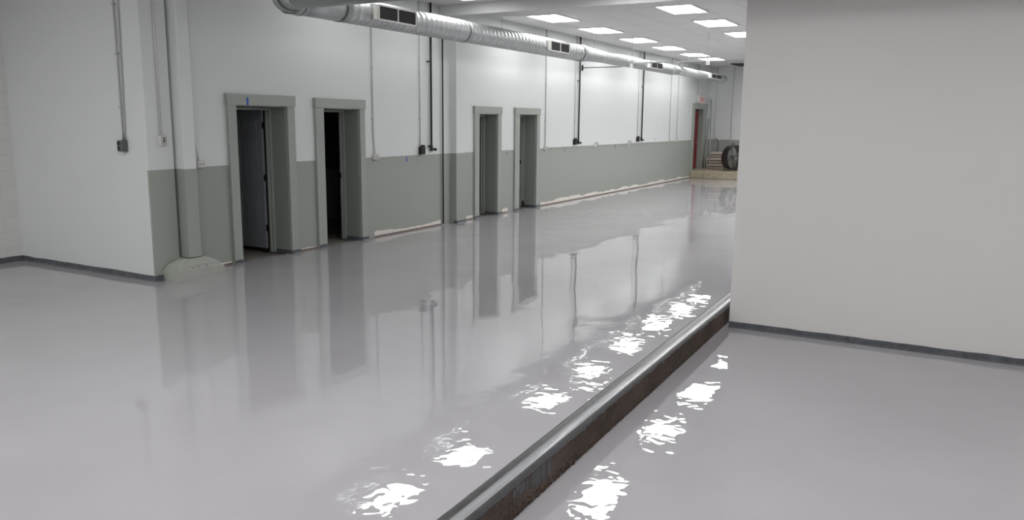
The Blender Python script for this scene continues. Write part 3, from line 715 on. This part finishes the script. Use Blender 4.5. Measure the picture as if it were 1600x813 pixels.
# stack of pale boards on the platform
zz = .262; rr = random.Random(9)
labs = ['pale board at the bottom of the stack beside the fan', 'second pale board from the bottom of the stack', 'third pale board from the bottom of the stack',
        'fourth pale board up, its left end sticking out', 'fifth pale board, just under the top one', 'topmost short pale board of the stack beside the fan']
for i, hgt in enumerate((.105, .105, .105, .11, .10, .08)):
    dx = rr.uniform(-.015, .015); x0, x1 = -8.10+dx, -7.46+dx
    if i == 3: x0 -= .03
    if i == 5: x0, x1 = -8.02, -7.48; zz += .0
    g = MB(); g.box(x0, 28.83+rr.uniform(-.01, .01), zz, x1, 29.14, zz+hgt-.028, .004)
    g.box(x0+.07, 28.95, zz+hgt-.028, x1-.05, 29.10, zz+hgt)
    t = tag(g.build('stacked_board', M_STACK if i % 2 else M_STACK2), labs[i], 'board', 'boards stacked on the platform')
    zz += hgt

# drum fan -----------------------------------------------------------
FX, FY, FR = -6.92, 28.2, .42; FZ = .263+.453
t = thing('drum_fan', 'large black drum fan with a grey guard standing on the platform', 'fan', (FX, FY, .262))
def fanx(mb):
    return mb.xf(Matrix.Translation((FX, FY, FZ)) @ Matrix.Rotation(R_(64-90+0), 4, 'Z') @ Matrix.Rotation(pi/2, 4, 'Y'))
# local +Z of the lathe = fan axis, pointing out of the visible face
def ring(mb, r, z, w_, n=40):
    pts = [(r*cos(2*pi*k/n), r*sin(2*pi*k/n), z) for k in range(n+1)]; mb.tube(pts, w_, 6, cap=False)
g = MB(); n = 48; prof = [(.405, -.26), (.415, -.26), (.42, -.25), (.42, -.02), (.425, 0), (.41, .004), (.402, -.01), (.402, -.25), (.405, -.26)]
rows = [[(r*cos(2*pi*k/n), r*sin(2*pi*k/n), z) for k in range(n+1)] for r, z in prof]; g.sheet(rows); bmesh.ops.remove_doubles(g.bm, verts=g.bm.verts, dist=1e-5)
fanx(g).build('drum', M_FANB, t)
g = MB()
for k in range(1, 13): ring(g, .03+k*.030, .012, .0022)
for k in range(8): g.tube([(.05*cos(k*pi/4), .05*sin(k*pi/4), .013), (.41*cos(k*pi/4), .41*sin(k*pi/4), .008)], .004, 6)
g.tube([(0, 0, .005), (0, 0, .018)], .05, 20)
fanx(g).build('guard', M_FANG, t)
g = MB()
for k in range(1, 9): ring(g, .03+k*.045, -.262, .003)
for k in range(6): g.tube([(.03, 0, -.262), (.40*cos(k*pi/3), .40*sin(k*pi/3), -.262)], .004, 6)
fanx(g).build('rear_guard', M_FANG, t)
for k in range(4):
    g = MB(); a = k*pi/2+.3; rows = []
    for i in range(7):
        r = .06+i*.053; wd = .06+.10*sin(pi*min(1, i/6)*.75); tw = .6-.06*i
        row = []
        for j in range(5):
            s_ = (j/4-.5)*wd*2; row.append((r*cos(a+s_/r*.55*cos(tw)), r*sin(a+s_/r*.55*cos(tw)), -.11+s_*sin(tw)*.5))
        rows.append(row)
    g.sheet(rows); r0 = g.bm.faces[:]; bmesh.ops.solidify(g.bm, geom=r0, thickness=.004)
    fanx(g).build('blade', M_DARKBLADE, t)
g = MB(); g.tube([(0, 0, -.2), (0, 0, -.06)], [.07, .06], 20); fanx(g).build('motor', M_FANB, t)
for s_ in (-1, 1):                                         # U-shaped floor stand, both ends
    g = MB(); g.tube([(.34, s_*.30, -.03), (.439, s_*.30, -.03), (.439, s_*.30, -.24), (.34, s_*.30, -.24)], .014, 8); fanx(g).build('stand', M_FANB, t)
g = MB(); g.tube([(-.43, -.05, -.13), (-.475, -.05, -.13), (-.475, .05, -.13), (-.43, .05, -.13)], .012, 8); fanx(g).build('handle', M_FANB, t)

# small cabinet in the second dark room
t = thing('storage_cabinet', 'low pale cabinet barely visible in the dark second doorway', 'cabinet', (-11.0, 12.0, -.012))
g = MB(); g.box(-11.6, 11.8, -.012, -10.45, 12.28, .95, .01); g.build('body', M_CAB, t)
g = MB(); g.box(-11.1, 11.78, .06, -10.49, 11.8, .90, .006); d_ = g.build('cabinet_door', M_CAB, t)
g = MB(); g.tube([(-10.55, 11.78, .7), (-10.55, 11.75, .7)], .015, 10); g.build('knob', M_GASKET, d_)

for o in bpy.data.objects:
    if '_base' in o: del o['_base']
